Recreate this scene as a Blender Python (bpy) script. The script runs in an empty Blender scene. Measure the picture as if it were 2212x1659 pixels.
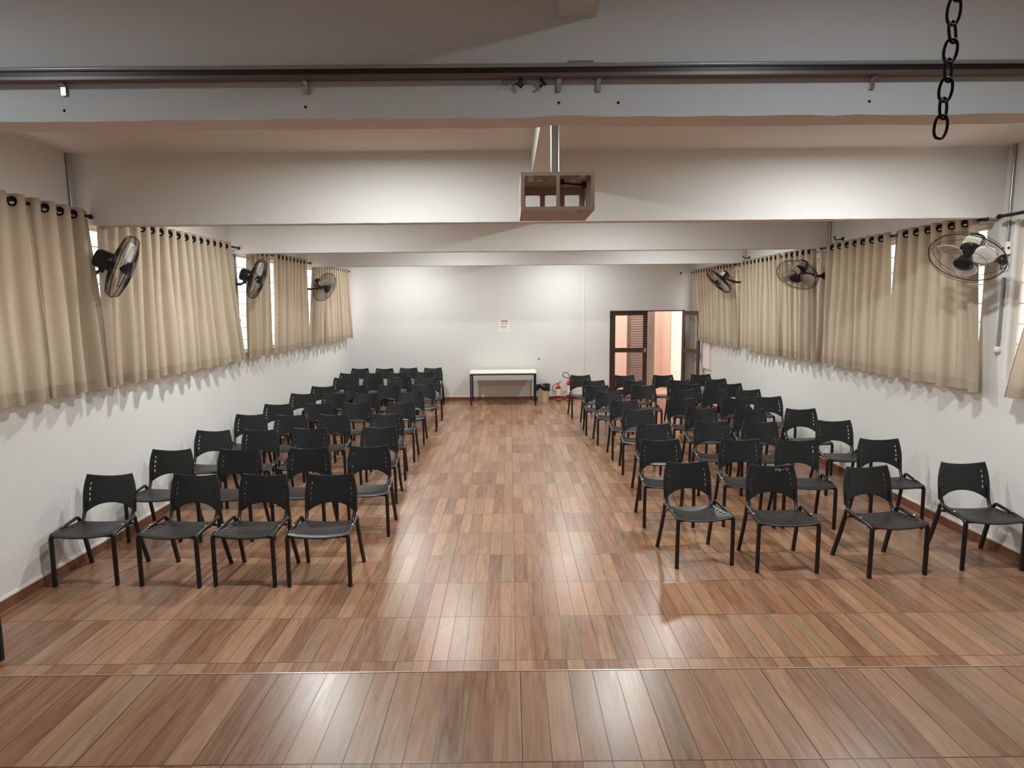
import bpy, bmesh, math, random
from math import sin, cos, pi, radians, sqrt, atan2
from mathutils import Vector, Matrix
R = random.Random(7)
scene = bpy.context.scene
COL = scene.collection

# ------------------------------------------------------------------ constants (metres)
XL, XR = -3.95, 4.52          # side walls
YB = 15.65                    # back wall
YS = -1.7                     # wall behind the stage
ZC = 3.70                     # ceiling
STH = 0.625                   # stage height
STY = 2.79                    # stage edge
TX, TY = 0.56, 0.597          # floor tile

# ------------------------------------------------------------------ mesh helpers
class MB:
    def __init__(s): s.v = []; s.f = []; s.sm = []
    def add(s, vs, fs, smooth=False):
        b = len(s.v); s.v += [tuple(p) for p in vs]
        for f in fs: s.f.append([i + b for i in f]); s.sm.append(smooth)
        return s
    def box(s, x0, x1, y0, y1, z0, z1):
        vs = [(x0,y0,z0),(x1,y0,z0),(x1,y1,z0),(x0,y1,z0),(x0,y0,z1),(x1,y0,z1),(x1,y1,z1),(x0,y1,z1)]
        return s.add(vs, [(0,3,2,1),(4,5,6,7),(0,1,5,4),(1,2,6,5),(2,3,7,6),(3,0,4,7)])
    def tube(s, pts, r, n=10, closed=False, flat=1.0, up=None):
        pts = [Vector(p) for p in pts]
        if not isinstance(r, (list, tuple)): r = [r]*len(pts)
        N = len(pts); T = []
        for i in range(N):
            if closed: t = pts[(i+1) % N] - pts[i-1]
            else: t = pts[min(i+1, N-1)] - pts[max(i-1, 0)]
            T.append(t.normalized())
        a = Vector(up) if up else (Vector((0,0,1)) if abs(T[0].z) < 0.9 else Vector((1,0,0)))
        nrm = (a - T[0]*a.dot(T[0])).normalized()
        vs = []
        for i in range(N):
            nrm = (nrm - T[i]*nrm.dot(T[i])).normalized()
            b = T[i].cross(nrm)
            for k in range(n):
                an = 2*pi*k/n
                vs.append(pts[i] + (nrm*cos(an)*flat + b*sin(an))*r[i])
        fs = []
        for i in range(N if closed else N-1):
            j = (i+1) % N
            for k in range(n):
                l = (k+1) % n
                fs.append((i*n+k, i*n+l, j*n+l, j*n+k))
        s.add(vs, fs, True)
        if not closed:
            s.add(vs[:n][::-1], [tuple(range(n))]); s.add(vs[-n:], [tuple(range(n))])
        return s
    def lathe(s, prof, n=32, mat=None, smooth=True, caps=True):
        mat = mat or Matrix.Identity(4)
        vs = [mat @ Vector((r*cos(2*pi*k/n), r*sin(2*pi*k/n), z)) for r, z in prof for k in range(n)]
        fs = [(i*n+k, i*n+(k+1) % n, (i+1)*n+(k+1) % n, (i+1)*n+k) for i in range(len(prof)-1) for k in range(n)]
        s.add(vs, fs, smooth)
        if caps:
            if prof[0][0] > 1e-4: s.add(vs[:n][::-1], [tuple(range(n))])
            if prof[-1][0] > 1e-4: s.add(vs[-n:], [tuple(range(n))])
        return s
    def shell(s, P, mask, th):
        # P[i][j] -> (point, normal); mask(i,j)-> keep cell
        ni, nj = len(P), len(P[0]); vs = []
        for i in range(ni):
            for j in range(nj):
                p, nn = P[i][j]; vs.append(p)
        off = len(vs)
        for i in range(ni):
            for j in range(nj):
                p, nn = P[i][j]; vs.append(Vector(p) - Vector(nn)*th)
        fs = []; sd = []
        keep = lambda i, j: 0 <= i < ni-1 and 0 <= j < nj-1 and mask(i, j)
        id = lambda i, j: i*nj+j
        for i in range(ni-1):
            for j in range(nj-1):
                if not keep(i, j): continue
                a, b, c, d = id(i,j), id(i+1,j), id(i+1,j+1), id(i,j+1)
                fs.append((a,b,c,d)); fs.append((d+off,c+off,b+off,a+off))
                if not keep(i, j-1): sd.append((b,a,a+off,b+off))
                if not keep(i+1, j): sd.append((c,b,b+off,c+off))
                if not keep(i, j+1): sd.append((d,c,c+off,d+off))
                if not keep(i-1, j): sd.append((a,d,d+off,a+off))
        s.add(vs, fs, True); b = len(s.v)-len(vs)
        for f in sd: s.f.append([q+b for q in f]); s.sm.append(False)
        return s
    def build(s, name, mat, parent=None, loc=None):
        me = bpy.data.meshes.new(name); me.from_pydata([tuple(p) for p in s.v], [], s.f)
        me.polygons.foreach_set('use_smooth', s.sm); me.materials.append(mat); me.update()
        o = bpy.data.objects.new(name, me); COL.objects.link(o)
        if parent: o.parent = parent
        if loc: o.location = loc
        return o

def rounded(x0, x1, y0, y1, r, n=4):
    out = []
    for cx, cy, a0 in ((x1-r, y1-r, 0), (x0+r, y1-r, 90), (x0+r, y0+r, 180), (x1-r, y0+r, 270)):
        for k in range(n+1):
            a = radians(a0 + 90*k/n); out.append((cx + r*cos(a), cy + r*sin(a)))
    return out
def plate(name, outer, holes, th, M, mat, parent=None):
    """flat plate with holes: loops in (u,v), thickness th, matrix M maps (u,v,w)"""
    bm = bmesh.new(); edges = []
    for lp in [outer] + holes:
        vs = [bm.verts.new((u, v, 0)) for u, v in lp]
        edges += [bm.edges.new((vs[i], vs[(i+1) % len(vs)])) for i in range(len(vs))]
    bmesh.ops.triangle_fill(bm, edges=edges, use_beauty=True, use_dissolve=False)
    fs = list(bm.faces)
    ex = bmesh.ops.extrude_face_region(bm, geom=fs)
    bmesh.ops.translate(bm, verts=[g for g in ex['geom'] if isinstance(g, bmesh.types.BMVert)], vec=(0, 0, th))
    bmesh.ops.recalc_face_normals(bm, faces=bm.faces)
    bm.transform(M)
    me = bpy.data.meshes.new(name); bm.to_mesh(me); bm.free(); me.materials.append(mat)
    o = bpy.data.objects.new(name, me); COL.objects.link(o)
    if parent: o.parent = parent
    return o
def fillet(pts, r, n=6):
    pts = [Vector(p) for p in pts]; out = [pts[0]]
    for i in range(1, len(pts)-1):
        a = (pts[i-1]-pts[i]); b = (pts[i+1]-pts[i])
        d = min(r, a.length*.49, b.length*.49); p0 = pts[i]+a.normalized()*d; p2 = pts[i]+b.normalized()*d
        for k in range(n+1):
            t = k/n; out.append(p0*(1-t)**2 + pts[i]*2*t*(1-t) + p2*t*t)
    out.append(pts[-1]); return out
def empty(name, loc=(0,0,0), rz=0):
    o = bpy.data.objects.new(name, None); COL.objects.link(o); o.location = loc; o.rotation_euler = (0,0,rz)
    o.empty_display_size = .1; return o
def tag(o, label=None, cat=None, group=None, kind=None):
    if label: o['label'] = label
    if cat: o['category'] = cat
    if group: o['group'] = group
    if kind: o['kind'] = kind
    return o
def rehome(root, loc):
    """move a thing's origin to its base: parts were built in world coordinates"""
    root.location = loc
    for c in root.children:
        if c.type == 'MESH' and c.data.users == 1:
            c.data.transform(Matrix.Translation(-Vector(loc)))
        for g in c.children: g.data.transform(Matrix.Translation(-Vector(loc)))
def copy_tree(o, parent=None):
    c = o.copy(); COL.objects.link(c)
    if parent: c.parent = parent
    for ch in list(o.children): copy_tree(ch, c)
    return c

# ------------------------------------------------------------------ materials
def nmat(name):
    m = bpy.data.materials.new(name); m.use_nodes = True
    nt = m.node_tree; b = nt.nodes['Principled BSDF']; return m, nt, b
def lin(r, g, b): 
    f = lambda c: (c/255/12.92) if c/255 <= .04045 else ((c/255+.055)/1.055)**2.4
    return (f(r), f(g), f(b), 1)
def simple(name, col, rough=.5, metal=0, spec=.5, noise=0, nscale=20, bump=0, bscale=60):
    m, nt, b = nmat(name)
    b.inputs['Base Color'].default_value = col; b.inputs['Roughness'].default_value = rough
    b.inputs['Metallic'].default_value = metal; b.inputs['Specular IOR Level'].default_value = spec
    tc = nt.nodes.new('ShaderNodeTexCoord')
    nz = nt.nodes.new('ShaderNodeTexNoise'); nz.inputs['Scale'].default_value = nscale; nz.inputs['Detail'].default_value = 4
    nt.links.new(tc.outputs['Object'], nz.inputs['Vector'])
    mx = nt.nodes.new('ShaderNodeMix'); mx.data_type = 'RGBA'
    mx.inputs['A'].default_value = tuple(c*(1-noise) for c in col[:3]) + (1,)
    mx.inputs['B'].default_value = tuple(min(1, c*(1+noise)) for c in col[:3]) + (1,)
    nt.links.new(nz.outputs['Fac'], mx.inputs['Factor']); nt.links.new(mx.outputs['Result'], b.inputs['Base Color'])
    if bump:
        n2 = nt.nodes.new('ShaderNodeTexNoise'); n2.inputs['Scale'].default_value = bscale; n2.inputs['Detail'].default_value = 5
        nt.links.new(tc.outputs['Object'], n2.inputs['Vector'])
        bp = nt.nodes.new('ShaderNodeBump'); bp.inputs['Strength'].default_value = bump; bp.inputs['Distance'].default_value = .01
        nt.links.new(n2.outputs['Fac'], bp.inputs['Height']); nt.links.new(bp.outputs['Normal'], b.inputs['Normal'])
    return m
def tile_floor(name, x0, y0, seed, tint=(1,1,1)):
    m, nt, b = nmat(name); N = nt.nodes.new; L = nt.links.new
    tc = N('ShaderNodeTexCoord'); sp = N('ShaderNodeSeparateXYZ'); L(tc.outputs['Object'], sp.inputs[0])
    def math_(op, a, b_=None, c=None):
        n = N('ShaderNodeMath'); n.operation = op
        for i, q in enumerate((a, b_, c)):
            if q is None: continue
            if isinstance(q, (int, float)): n.inputs[i].default_value = q
            else: L(q, n.inputs[i])
        return n.outputs[0]
    u = math_('DIVIDE', math_('SUBTRACT', sp.outputs['X'], x0), TX/5)
    v = math_('DIVIDE', math_('SUBTRACT', sp.outputs['Y'], y0), TY)
    k = math_('FLOOR', u); j = math_('FLOOR', v)
    fu = math_('FRACT', u); fv = math_('FRACT', v); ft = math_('FRACT', math_('DIVIDE', u, 5))
    # distances to edges in metres
    du = math_('MULTIPLY', math_('SUBTRACT', .5, math_('ABSOLUTE', math_('SUBTRACT', fu, .5))), TX/5)
    dt = math_('MULTIPLY', math_('SUBTRACT', .5, math_('ABSOLUTE', math_('SUBTRACT', ft, .5))), TX)
    dv = math_('MULTIPLY', math_('SUBTRACT', .5, math_('ABSOLUTE', math_('SUBTRACT', fv, .5))), TY)
    gr = math_('MINIMUM', dt, dv)
    groove = math_('MINIMUM', math_('ADD', du, .0009), gr)
    cmb = N('ShaderNodeCombineXYZ'); L(k, cmb.inputs[0]); L(j, cmb.inputs[1]); cmb.inputs[2].default_value = seed
    wn = N('ShaderNodeTexWhiteNoise'); wn.noise_dimensions = '3D'; L(cmb.outputs[0], wn.inputs['Vector'])
    sw = N('ShaderNodeSeparateColor'); L(wn.outputs['Color'], sw.inputs[0])
    # grain coordinates, shifted plank by plank
    gx = math_('ADD', math_('MULTIPLY', sp.outputs['X'], 26), math_('MULTIPLY', sw.outputs[1], 50))
    gy = math_('ADD', math_('MULTIPLY', sp.outputs['Y'], 2.1), math_('MULTIPLY', sw.outputs[2], 50))
    gc = N('ShaderNodeCombineXYZ'); L(gx, gc.inputs[0]); L(gy, gc.inputs[1])
    n1 = N('ShaderNodeTexNoise'); n1.inputs['Scale'].default_value = 1.1; n1.inputs['Detail'].default_value = 6; n1.inputs['Distortion'].default_value = .9
    n1.inputs['Roughness'].default_value = .6; L(gc.outputs[0], n1.inputs['Vector'])
    g2 = N('ShaderNodeCombineXYZ'); L(math_('MULTIPLY', sp.outputs['X'], 95), g2.inputs[0]); L(math_('MULTIPLY', sp.outputs['Y'], 6), g2.inputs[1]); L(k, g2.inputs[2])
    n2 = N('ShaderNodeTexNoise'); n2.inputs['Scale'].default_value = 1; n2.inputs['Detail'].default_value = 4; L(g2.outputs[0], n2.inputs['Vector'])
    cr = N('ShaderNodeValToRGB'); e = cr.color_ramp.elements
    T = lambda c: tuple(a*b_ for a, b_ in zip(c[:3], tint)) + (1,)
    e[0].position = 0; e[0].color = T(lin(98, 62, 42)); e[1].position = 1; e[1].color = T(lin(196, 152, 120))
    for p, c in ((.22, lin(124, 83, 60)), (.45, lin(152, 108, 80)), (.62, lin(162, 122, 94)), (.8, lin(180, 134, 102))):
        q = e.new(p); q.color = T(c)
    mixv = math_('ADD', math_('MULTIPLY_ADD', sw.outputs[0], .42, .06), math_('MULTIPLY', math_('SUBTRACT', n1.outputs['Fac'], .25), .9))
    mixv = math_('ADD', mixv, math_('MULTIPLY', math_('SUBTRACT', n2.outputs['Fac'], .5), .32))
    L(mixv, cr.inputs[0])
    gm = N('ShaderNodeMix'); gm.data_type = 'RGBA'; gm.blend_type = 'MULTIPLY'; gm.inputs['B'].default_value = (.84, .97, 1.0, 1)
    L(math_('MULTIPLY', math_('GREATER_THAN', sw.outputs[1], .55), sw.outputs[2]), gm.inputs['Factor']); L(cr.outputs[0], gm.inputs['A'])
    # grout between tiles, finer moulded lines between planks
    groove = math_('MINIMUM', math_('MULTIPLY', du, 1.6), gr)
    m1 = N('ShaderNodeMapRange'); m1.inputs['From Min'].default_value = .0020; m1.inputs['From Max'].default_value = .0034; L(groove, m1.inputs['Value'])
    mx = N('ShaderNodeMix'); mx.data_type = 'RGBA'; mx.inputs['A'].default_value = lin(70, 40, 26); L(m1.outputs[0], mx.inputs['Factor']); L(gm.outputs['Result'], mx.inputs['B'])
    L(mx.outputs['Result'], b.inputs['Base Color'])
    rr = N('ShaderNodeMapRange'); rr.inputs['To Min'].default_value = .22; rr.inputs['To Max'].default_value = .38; L(n1.outputs['Fac'], rr.inputs['Value'])
    L(rr.outputs[0], b.inputs['Roughness']); b.inputs['Specular IOR Level'].default_value = .5
    h = math_('ADD', math_('MULTIPLY', m1.outputs[0], .6), math_('ADD', math_('MULTIPLY', n2.outputs['Fac'], .4), math_('MULTIPLY', n1.outputs['Fac'], .4)))
    tilt = math_('ADD', math_('MULTIPLY', math_('SUBTRACT', fu, .5), math_('MULTIPLY', math_('SUBTRACT', sw.outputs[1], .5), 3.0)),
                 math_('MULTIPLY', math_('SUBTRACT', fv, .5), math_('MULTIPLY', math_('SUBTRACT', sw.outputs[2], .5), 14.0)))
    h = math_('ADD', h, tilt)
    bp = N('ShaderNodeBump'); bp.inputs['Strength'].default_value = .24; bp.inputs['Distance'].default_value = .002; L(h, bp.inputs['Height'])
    # slight warp of each plank
    L(bp.outputs['Normal'], b.inputs['Normal'])
    return m
def glass(name, tint=(1,1,1,1), refl=.06):
    m = bpy.data.materials.new(name); m.use_nodes = True; nt = m.node_tree; nt.nodes.clear()
    o = nt.nodes.new('ShaderNodeOutputMaterial'); t = nt.nodes.new('ShaderNodeBsdfTransparent'); g = nt.nodes.new('ShaderNodeBsdfGlossy')
    t.inputs[0].default_value = tint; g.inputs['Roughness'].default_value = .03
    x = nt.nodes.new('ShaderNodeMixShader'); f = nt.nodes.new('ShaderNodeLayerWeight'); f.inputs[0].default_value = .12
    nt.links.new(f.outputs['Fresnel'], x.inputs[0]); nt.links.new(t.outputs[0], x.inputs[1]); nt.links.new(g.outputs[0], x.inputs[2]); nt.links.new(x.outputs[0], o.inputs[0])
    return m
def fabric(name, col, trans):
    m = bpy.data.materials.new(name); m.use_nodes = True; nt = m.node_tree; nt.nodes.clear(); N = nt.nodes.new; L = nt.links.new
    o = N('ShaderNodeOutputMaterial'); d = N('ShaderNodeBsdfDiffuse'); t = N('ShaderNodeBsdfTranslucent'); x = N('ShaderNodeMixShader')
    tc = N('ShaderNodeTexCoord'); mp = N('ShaderNodeMapping'); mp.inputs['Scale'].default_value = (60, 60, 60); L(tc.outputs['Object'], mp.inputs[0])
    nz = N('ShaderNodeTexNoise'); nz.inputs['Scale'].default_value = 1; nz.inputs['Detail'].default_value = 5; L(mp.outputs[0], nz.inputs['Vector'])
    mx = N('ShaderNodeMix'); mx.data_type = 'RGBA'
    mx.inputs['A'].default_value = tuple(c*.88 for c in col[:3])+(1,); mx.inputs['B'].default_value = tuple(min(1, c*1.1) for c in col[:3])+(1,)
    L(nz.outputs['Fac'], mx.inputs['Factor']); L(mx.outputs['Result'], d.inputs[0]); L(mx.outputs['Result'], t.inputs[0])
    bp = N('ShaderNodeBump'); bp.inputs['Strength'].default_value = .15; bp.inputs['Distance'].default_value = .003; L(nz.outputs['Fac'], bp.inputs['Height']); L(bp.outputs[0], d.inputs['Normal'])
    x.inputs[0].default_value = trans; L(d.outputs[0], x.inputs[1]); L(t.outputs[0], x.inputs[2]); L(x.outputs[0], o.inputs[0])
    return m
def emit(name, col, s):
    m = bpy.data.materials.new(name); m.use_nodes = True; nt = m.node_tree; nt.nodes.clear()
    o = nt.nodes.new('ShaderNodeOutputMaterial'); e = nt.nodes.new('ShaderNodeEmission'); e.inputs[0].default_value = col; e.inputs[1].default_value = s
    nt.links.new(e.outputs[0], o.inputs[0]); return m
def ribbed(name, col, rough):
    """moulded plastic with fine horizontal ribs"""
    m, nt, b = nmat(name); N = nt.nodes.new; L = nt.links.new
    b.inputs['Base Color'].default_value = col; b.inputs['Roughness'].default_value = rough
    tc = N('ShaderNodeTexCoord'); w = N('ShaderNodeTexWave'); w.bands_direction = 'Z'; w.inputs['Scale'].default_value = 28
    w.inputs['Distortion'].default_value = 1.2; w.inputs['Detail'].default_value = 2; L(tc.outputs['Object'], w.inputs['Vector'])
    n = N('ShaderNodeTexNoise'); n.inputs['Scale'].default_value = 220; L(tc.outputs['Object'], n.inputs['Vector'])
    a = N('ShaderNodeMath'); a.operation = 'MULTIPLY_ADD'; a.inputs[1].default_value = .5; L(n.outputs['Fac'], a.inputs[0]); L(w.outputs['Fac'], a.inputs[2])
    bp = N('ShaderNodeBump'); bp.inputs['Strength'].default_value = .5; bp.inputs['Distance'].default_value = .0012; L(a.outputs[0], bp.inputs['Height']); L(bp.outputs[0], b.inputs['Normal'])
    return m

M_wall = simple('white_wall_paint', lin(220, 219, 217), .75, spec=.25, noise=.02, nscale=1.5, bump=.12, bscale=45)
M_ceil = simple('ceiling_paint', lin(224, 218, 210), .85, spec=.2, noise=.02, nscale=2, bump=.2, bscale=30)
M_beam = simple('beam_paint', lin(226, 224, 221), .8, spec=.2, noise=.02, nscale=2, bump=.3, bscale=25)
M_floor = tile_floor('wood_look_floor_tile', .018, 3.95, 3.0, (.90,.90,.90))
M_stage = tile_floor('wood_look_stage_tile', .032, STY, 8.0, (.88,.92,.94))
M_base = simple('brown_baseboard_tile', lin(118, 76, 54), .45, noise=.25, nscale=14)
M_strip = simple('white_baseboard_edge', lin(240, 232, 224), .5)
M_nosing = simple('pale_metal_nosing', lin(205, 180, 160), .3, metal=.6)
M_plastic = ribbed('black_moulded_plastic', lin(29, 32, 34), .42)
M_seat = ribbed('black_plastic_lit_tint', lin(40, 38, 37), .4)  # same plastic as the backrest; warm reflected light tinted into its colour
M_steel = simple('black_painted_steel', lin(20, 16, 16), .32, spec=.6)
M_chrome = simple('chrome', lin(220, 220, 215), .2, metal=1)
M_curt = fabric('beige_curtain_cloth', lin(182, 169, 150), .23)
M_hem = fabric('double_curtain_cloth', lin(172, 160, 140), .14)
M_eye = simple('dark_bronze_eyelet', lin(34, 24, 22), .3, metal=.5)
M_rod = simple('black_curtain_rod', lin(26, 20, 20), .4, metal=.3)
M_winf = simple('white_window_steel', lin(225, 215, 205), .5)
M_glass = glass('clear_glass')
M_doorglass = glass('smoky_door_glass', (.93,.9,.9,1))
M_brown = simple('dark_brown_aluminium', lin(66, 48, 38), .4, spec=.5)
M_fanblk = simple('black_fan_plastic', lin(26, 24, 24), .35)
M_wire = simple('fan_cage_wire', lin(52, 46, 42), .4, metal=.4)
M_blade = simple('pale_fan_blade', lin(244, 240, 234), .4)
M_label = simple('white_sticker', lin(225, 222, 205), .6)
M_galv = simple('galvanised_conduit', lin(168, 170, 172), .32, metal=.85, noise=.1)
M_pvc = simple('white_pvc', lin(228, 224, 216), .45)
M_cage = simple('grey_painted_cage_steel', lin(214, 202, 194), .5, noise=.05)
M_brownsteel = simple('brown_cage_steel', lin(172, 148, 134), .55, noise=.12, nscale=25)  # browner steel for cage back, top and bottom plates, and extinguisher stands
M_alu = simple('dull_aluminium_rail', lin(165, 160, 158), .28, metal=.3)
M_chain = simple('rusty_black_chain', lin(34, 24, 24), .5, metal=.6, noise=.3, nscale=80)
M_navy = simple('navy_table_frame', lin(26, 28, 40), .35)
M_top = simple('cream_laminate', lin(238, 232, 212), .35)
M_bin = simple('cream_bin_plastic', lin(222, 208, 182), .5)
M_bag = simple('black_bin_bag', lin(22, 20, 22), .3, bump=.6, bscale=40)
M_red = simple('red_extinguisher_paint', lin(176, 30, 28), .3)
M_rub = simple('black_rubber', lin(24, 22, 22), .6)
M_paper = simple('white_paper', lin(232, 226, 222), .8)
M_pink = simple('red_print', lin(196, 70, 80), .8)
M_grey = simple('grey_print', lin(150, 140, 138), .8)
M_salmon = simple('salmon_corridor_paint', lin(232, 212, 200), .7)
M_cream = simple('pale_corridor_paint', lin(242, 214, 196), .7)
M_corf = simple('terracotta_corridor_floor', lin(188, 152, 128), .4, noise=.1, nscale=5)
M_louv = simple('grey_louvre_steel', lin(150, 132, 122), .5)
M_chalk = simple('pale_scratched_paint', lin(205, 195, 160), .7)
M_hole = simple('dark_hole', lin(30, 24, 22), .9)

# ------------------------------------------------------------------ setting
def struct(mb, name, mat, label=None):
    o = mb.build(name, mat); tag(o, label, kind='structure'); return o
struct(MB().box(XL-.2, XR+.2, STY-.02, YB+.15, -.1, 0), 'floor', M_floor, 'glossy wood-look tiled hall floor')
st = struct(MB().box(XL, XR, YS, STY, -.05, STH), 'floor_stage', M_stage, 'raised stage floor in wood-look tile')
struct(MB().box(XL, XR, STY, STY+.006, STH-.02, STH+.0015), 'trim_1', M_nosing, 'pale edge strip along the front of the stage')
struct(MB().box(XL-.2, XR+.2, YS-.1, YB+.15, ZC, ZC+.12), 'ceiling', M_ceil, 'white painted ceiling slab')
struct(MB().box(XL-.2, XR+.2, YS-.1, YS, -.05, ZC), 'wall_stage', M_wall, 'plain wall behind the stage')
BAY = [(2.98, 5.75), (6.15, 9.0), (9.4, 12.25), (12.65, 15.45)]
def side_wall(name, x0, x1, zs, zh, label, BAY=BAY):
    mb = MB(); mb.box(x0, x1, YS, BAY[0][0], -.05, ZC)
    for i, (a, b) in enumerate(BAY):
        mb.box(x0, x1, a, b, -.05, zs); mb.box(x0, x1, a, b, zh, ZC)
        nb = BAY[i+1][0] if i < 3 else YB+.15
        mb.box(x0, x1, b, nb, -.05, ZC)
    return struct(mb, name, M_wall, label)
ZSL, ZHL, ZSR, ZHR = 1.66, 3.10, 1.56, 3.03
side_wall('wall_left', XL-.15, XL, ZSL, ZHL, 'left white wall with a band of curtained windows')
BAYR = [(2.98, 5.82)] + BAY[1:]
side_wall('wall_right', XR, XR+.15, ZSR, ZHR, 'right white wall with a band of curtained windows', BAYR)
DX0, DX1, DZ = 2.44, 4.26, 2.17
mb = MB(); mb.box(XL-.15, DX0, YB, YB+.15, -.05, ZC); mb.box(DX1, XR+.15, YB, YB+.15, -.05, ZC); mb.box(DX0, DX1, YB, YB+.15, DZ, ZC)
struct(mb, 'wall_back', M_wall, 'far white wall with a double door')
# baseboards with pale top edge
def baseboard(name, a, b):
    mb = MB(); mb.box(*a, 0, .085); o = struct(mb, name, M_base, 'brown tile baseboard')
    e = MB().box(*b, .085, .107).build('top_edge', M_strip, o); tag(e, 'pale top edge of the baseboard')
baseboard('baseboard_left', (XL, XL+.012, STY, YB), (XL, XL+.008, STY, YB))
baseboard('baseboard_right', (XR-.012, XR, STY, YB), (XR-.008, XR, STY, YB))
baseboard('baseboard_back', (XL+.012, DX0, YB-.012, YB), (XL+.012, DX0, YB-.008, YB))
# beams
def beam(name, y0, y1, z0, label, jit=.003):
    mb = MB(); n = 90; rr = random.Random(name); vs = []
    for i in range(n+1):
        x = XL + (XR-XL)*i/n; j = rr.uniform(-jit, jit); j2 = rr.uniform(-jit, jit)
        if name == 'trim_2':
            bump = math.exp(-((x-.24)/.07)**2)*.012; j += bump; j2 += bump
        vs += [(x, y0, z0+j), (x, y1, z0+j2), (x, y1, ZC), (x, y0, ZC)]
    fs = []
    for i in range(n):
        a, b = i*4, i*4+4
        fs += [(a, a+1, b+1, b), (a+1, a+2, b+2, b+1), (a+3, a, b, b+3), (a+2, a+3, b+3, b+2)]
    fs += [(0, 3, 2, 1), (n*4, n*4+1, n*4+2, n*4+3)]
    mb.add(vs, fs); return struct(mb, name, M_beam, label)
bm1 = beam('trim_2', 2.70, 2.85, 3.07, 'concrete cross beam at the stage edge carrying the curtain track')
beam('trim_3', 5.97, 6.12, 3.075, 'second white cross beam behind the projector cage', .0015)
beam('trim_4', 9.17, 9.32, 3.08, 'third white cross beam', .0015)
beam('trim_5', 12.4, 12.55, 3.085, 'fourth white cross beam before the back wall', .0015)
k = 6
for a, b in ((YS, 2.70), (2.85, 5.97), (6.12, 9.17), (9.32, 12.4), (12.55, YB)):
    struct(MB().box(.206, .353, a, b, 3.452, ZC), 'trim_%d' % k, M_beam, 'slim lengthwise ceiling beam'); k += 1
for x, z in ((-1.79, 3.112), (-.817, 3.118), (.206, 3.126), (.446, 3.125), (1.463, 3.122)):
    MB().lathe([(.005, -.0006), (.006, .0006)], 10, Matrix.Translation((x, 2.7, z)) @ Matrix.Rotation(pi/2, 4, 'X')).build('screw_hole', M_hole, bm1)

# ------------------------------------------------------------------ windows
wi = 1
for side, xg, zs, zh in (('left', XL-.09, ZSL, ZHL), ('right', XR+.09, ZSR, ZHR)):
    for bi, (a, b) in enumerate(BAY if side == 'left' else BAYR):
        w = empty('window_%d' % wi, (xg, (a+b)/2, zs)); wi += 1
        tag(w, '%s-wall steel window behind curtains, bay %s from the stage' % (side, ('first', 'second', 'third', 'fourth')[bi]), kind='structure')
        y0, y1 = -(b-a)/2, (b-a)/2; H = zh-zs
        mb = MB(); t = .02
        mb.box(-t, t, y0, y1, 0, .035); mb.box(-t, t, y0, y1, H-.035, H)
        mb.box(-t, t, y0, y0+.035, .035, H-.035); mb.box(-t, t, y1-.035, y1, .035, H-.035)
        for q in range(1, 4):
            yc = y0 + (y1-y0)*q/4; mb.box(-t, t, yc-.018, yc+.018, .035, H-.035)
        mb.build('window_frame', M_winf, w)
        mb = MB(); nb = 8
        for q in range(1, nb):
            z = H*q/nb; mb.box(-.008, .008, y0+.035, y1-.035, z-.006, z+.006)
        mb.build('glazing_bar', M_winf, w)
        MB().add([(0, y0+.03, .03), (0, y1-.03, .03), (0, y1-.03, H-.03), (0, y0+.03, H-.03)], [(0, 1, 2, 3)]).build('glass_pane', M_glass, w)

# ------------------------------------------------------------------ door and corridor
d = empty('door_1', ((DX0+DX1)/2, YB, 0)); tag(d, 'brown aluminium double door, right leaf open', kind='structure')
mb = MB(); cx = (DX0+DX1)/2
mb.box(DX0-cx, DX0-cx+.03, -.02, .1, 0, DZ); mb.box(DX1-cx-.03, DX1-cx, -.02, .1, 0, DZ); mb.box(DX0-cx, DX1-cx, -.02, .1, DZ-.025, DZ)
mb.build('door_frame', M_brown, d)
def leaf(parent, w, M):
    """w wide leaf in local u (0..w), v up"""
    mw = .105
    outer = [(0, 0), (w, 0), (w, DZ-.03), (0, DZ-.03)]
    holes = [rounded(mw, w-mw, .22, 1.14, .01, 2), rounded(mw, w-mw, 1.25, DZ-.13, .01, 2)]
    lf = plate('door_leaf', outer, holes, .035, M, M_brown, parent)
    for h in ((.22, 1.14), (1.25, DZ-.13)):
        g = MB().add([(mw-.005, h[0]-.005, .017), (w-mw+.005, h[0]-.005, .017), (w-mw+.005, h[1]+.005, .017), (mw-.005, h[1]+.005, .017)], [(0, 1, 2, 3)]); g.v = [tuple(M @ Vector(p)) for p in g.v]; g.build('glass_pane', M_doorglass, lf)
    g = MB().box(w-.075, w-.03, 1.14, 1.24, -.012, .0); g.box(w-.12, w-.045, 1.175, 1.19, -.05, -.035); g.box(w-.055, w-.045, 1.175, 1.19, -.05, 0)
    g.v = [tuple(M @ Vector(p)) for p in g.v]; g.build('door_handle', M_chrome, lf)
Mx = Matrix(((1,0,0,DX0-cx+.032),(0,0,1,.0),(0,1,0,.012),(0,0,0,1)))
leaf(d, .89, Mx)
ang = atan2(14.80-15.62, 4.405-4.235)   # open leaf swings into the hall
ux, uy = cos(ang), sin(ang)
My = Matrix(((ux,0,uy,4.232-cx),(uy,0,-ux,-.04),(0,1,0,.012),(0,0,0,1)))
leaf(d, .84, My)

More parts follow.
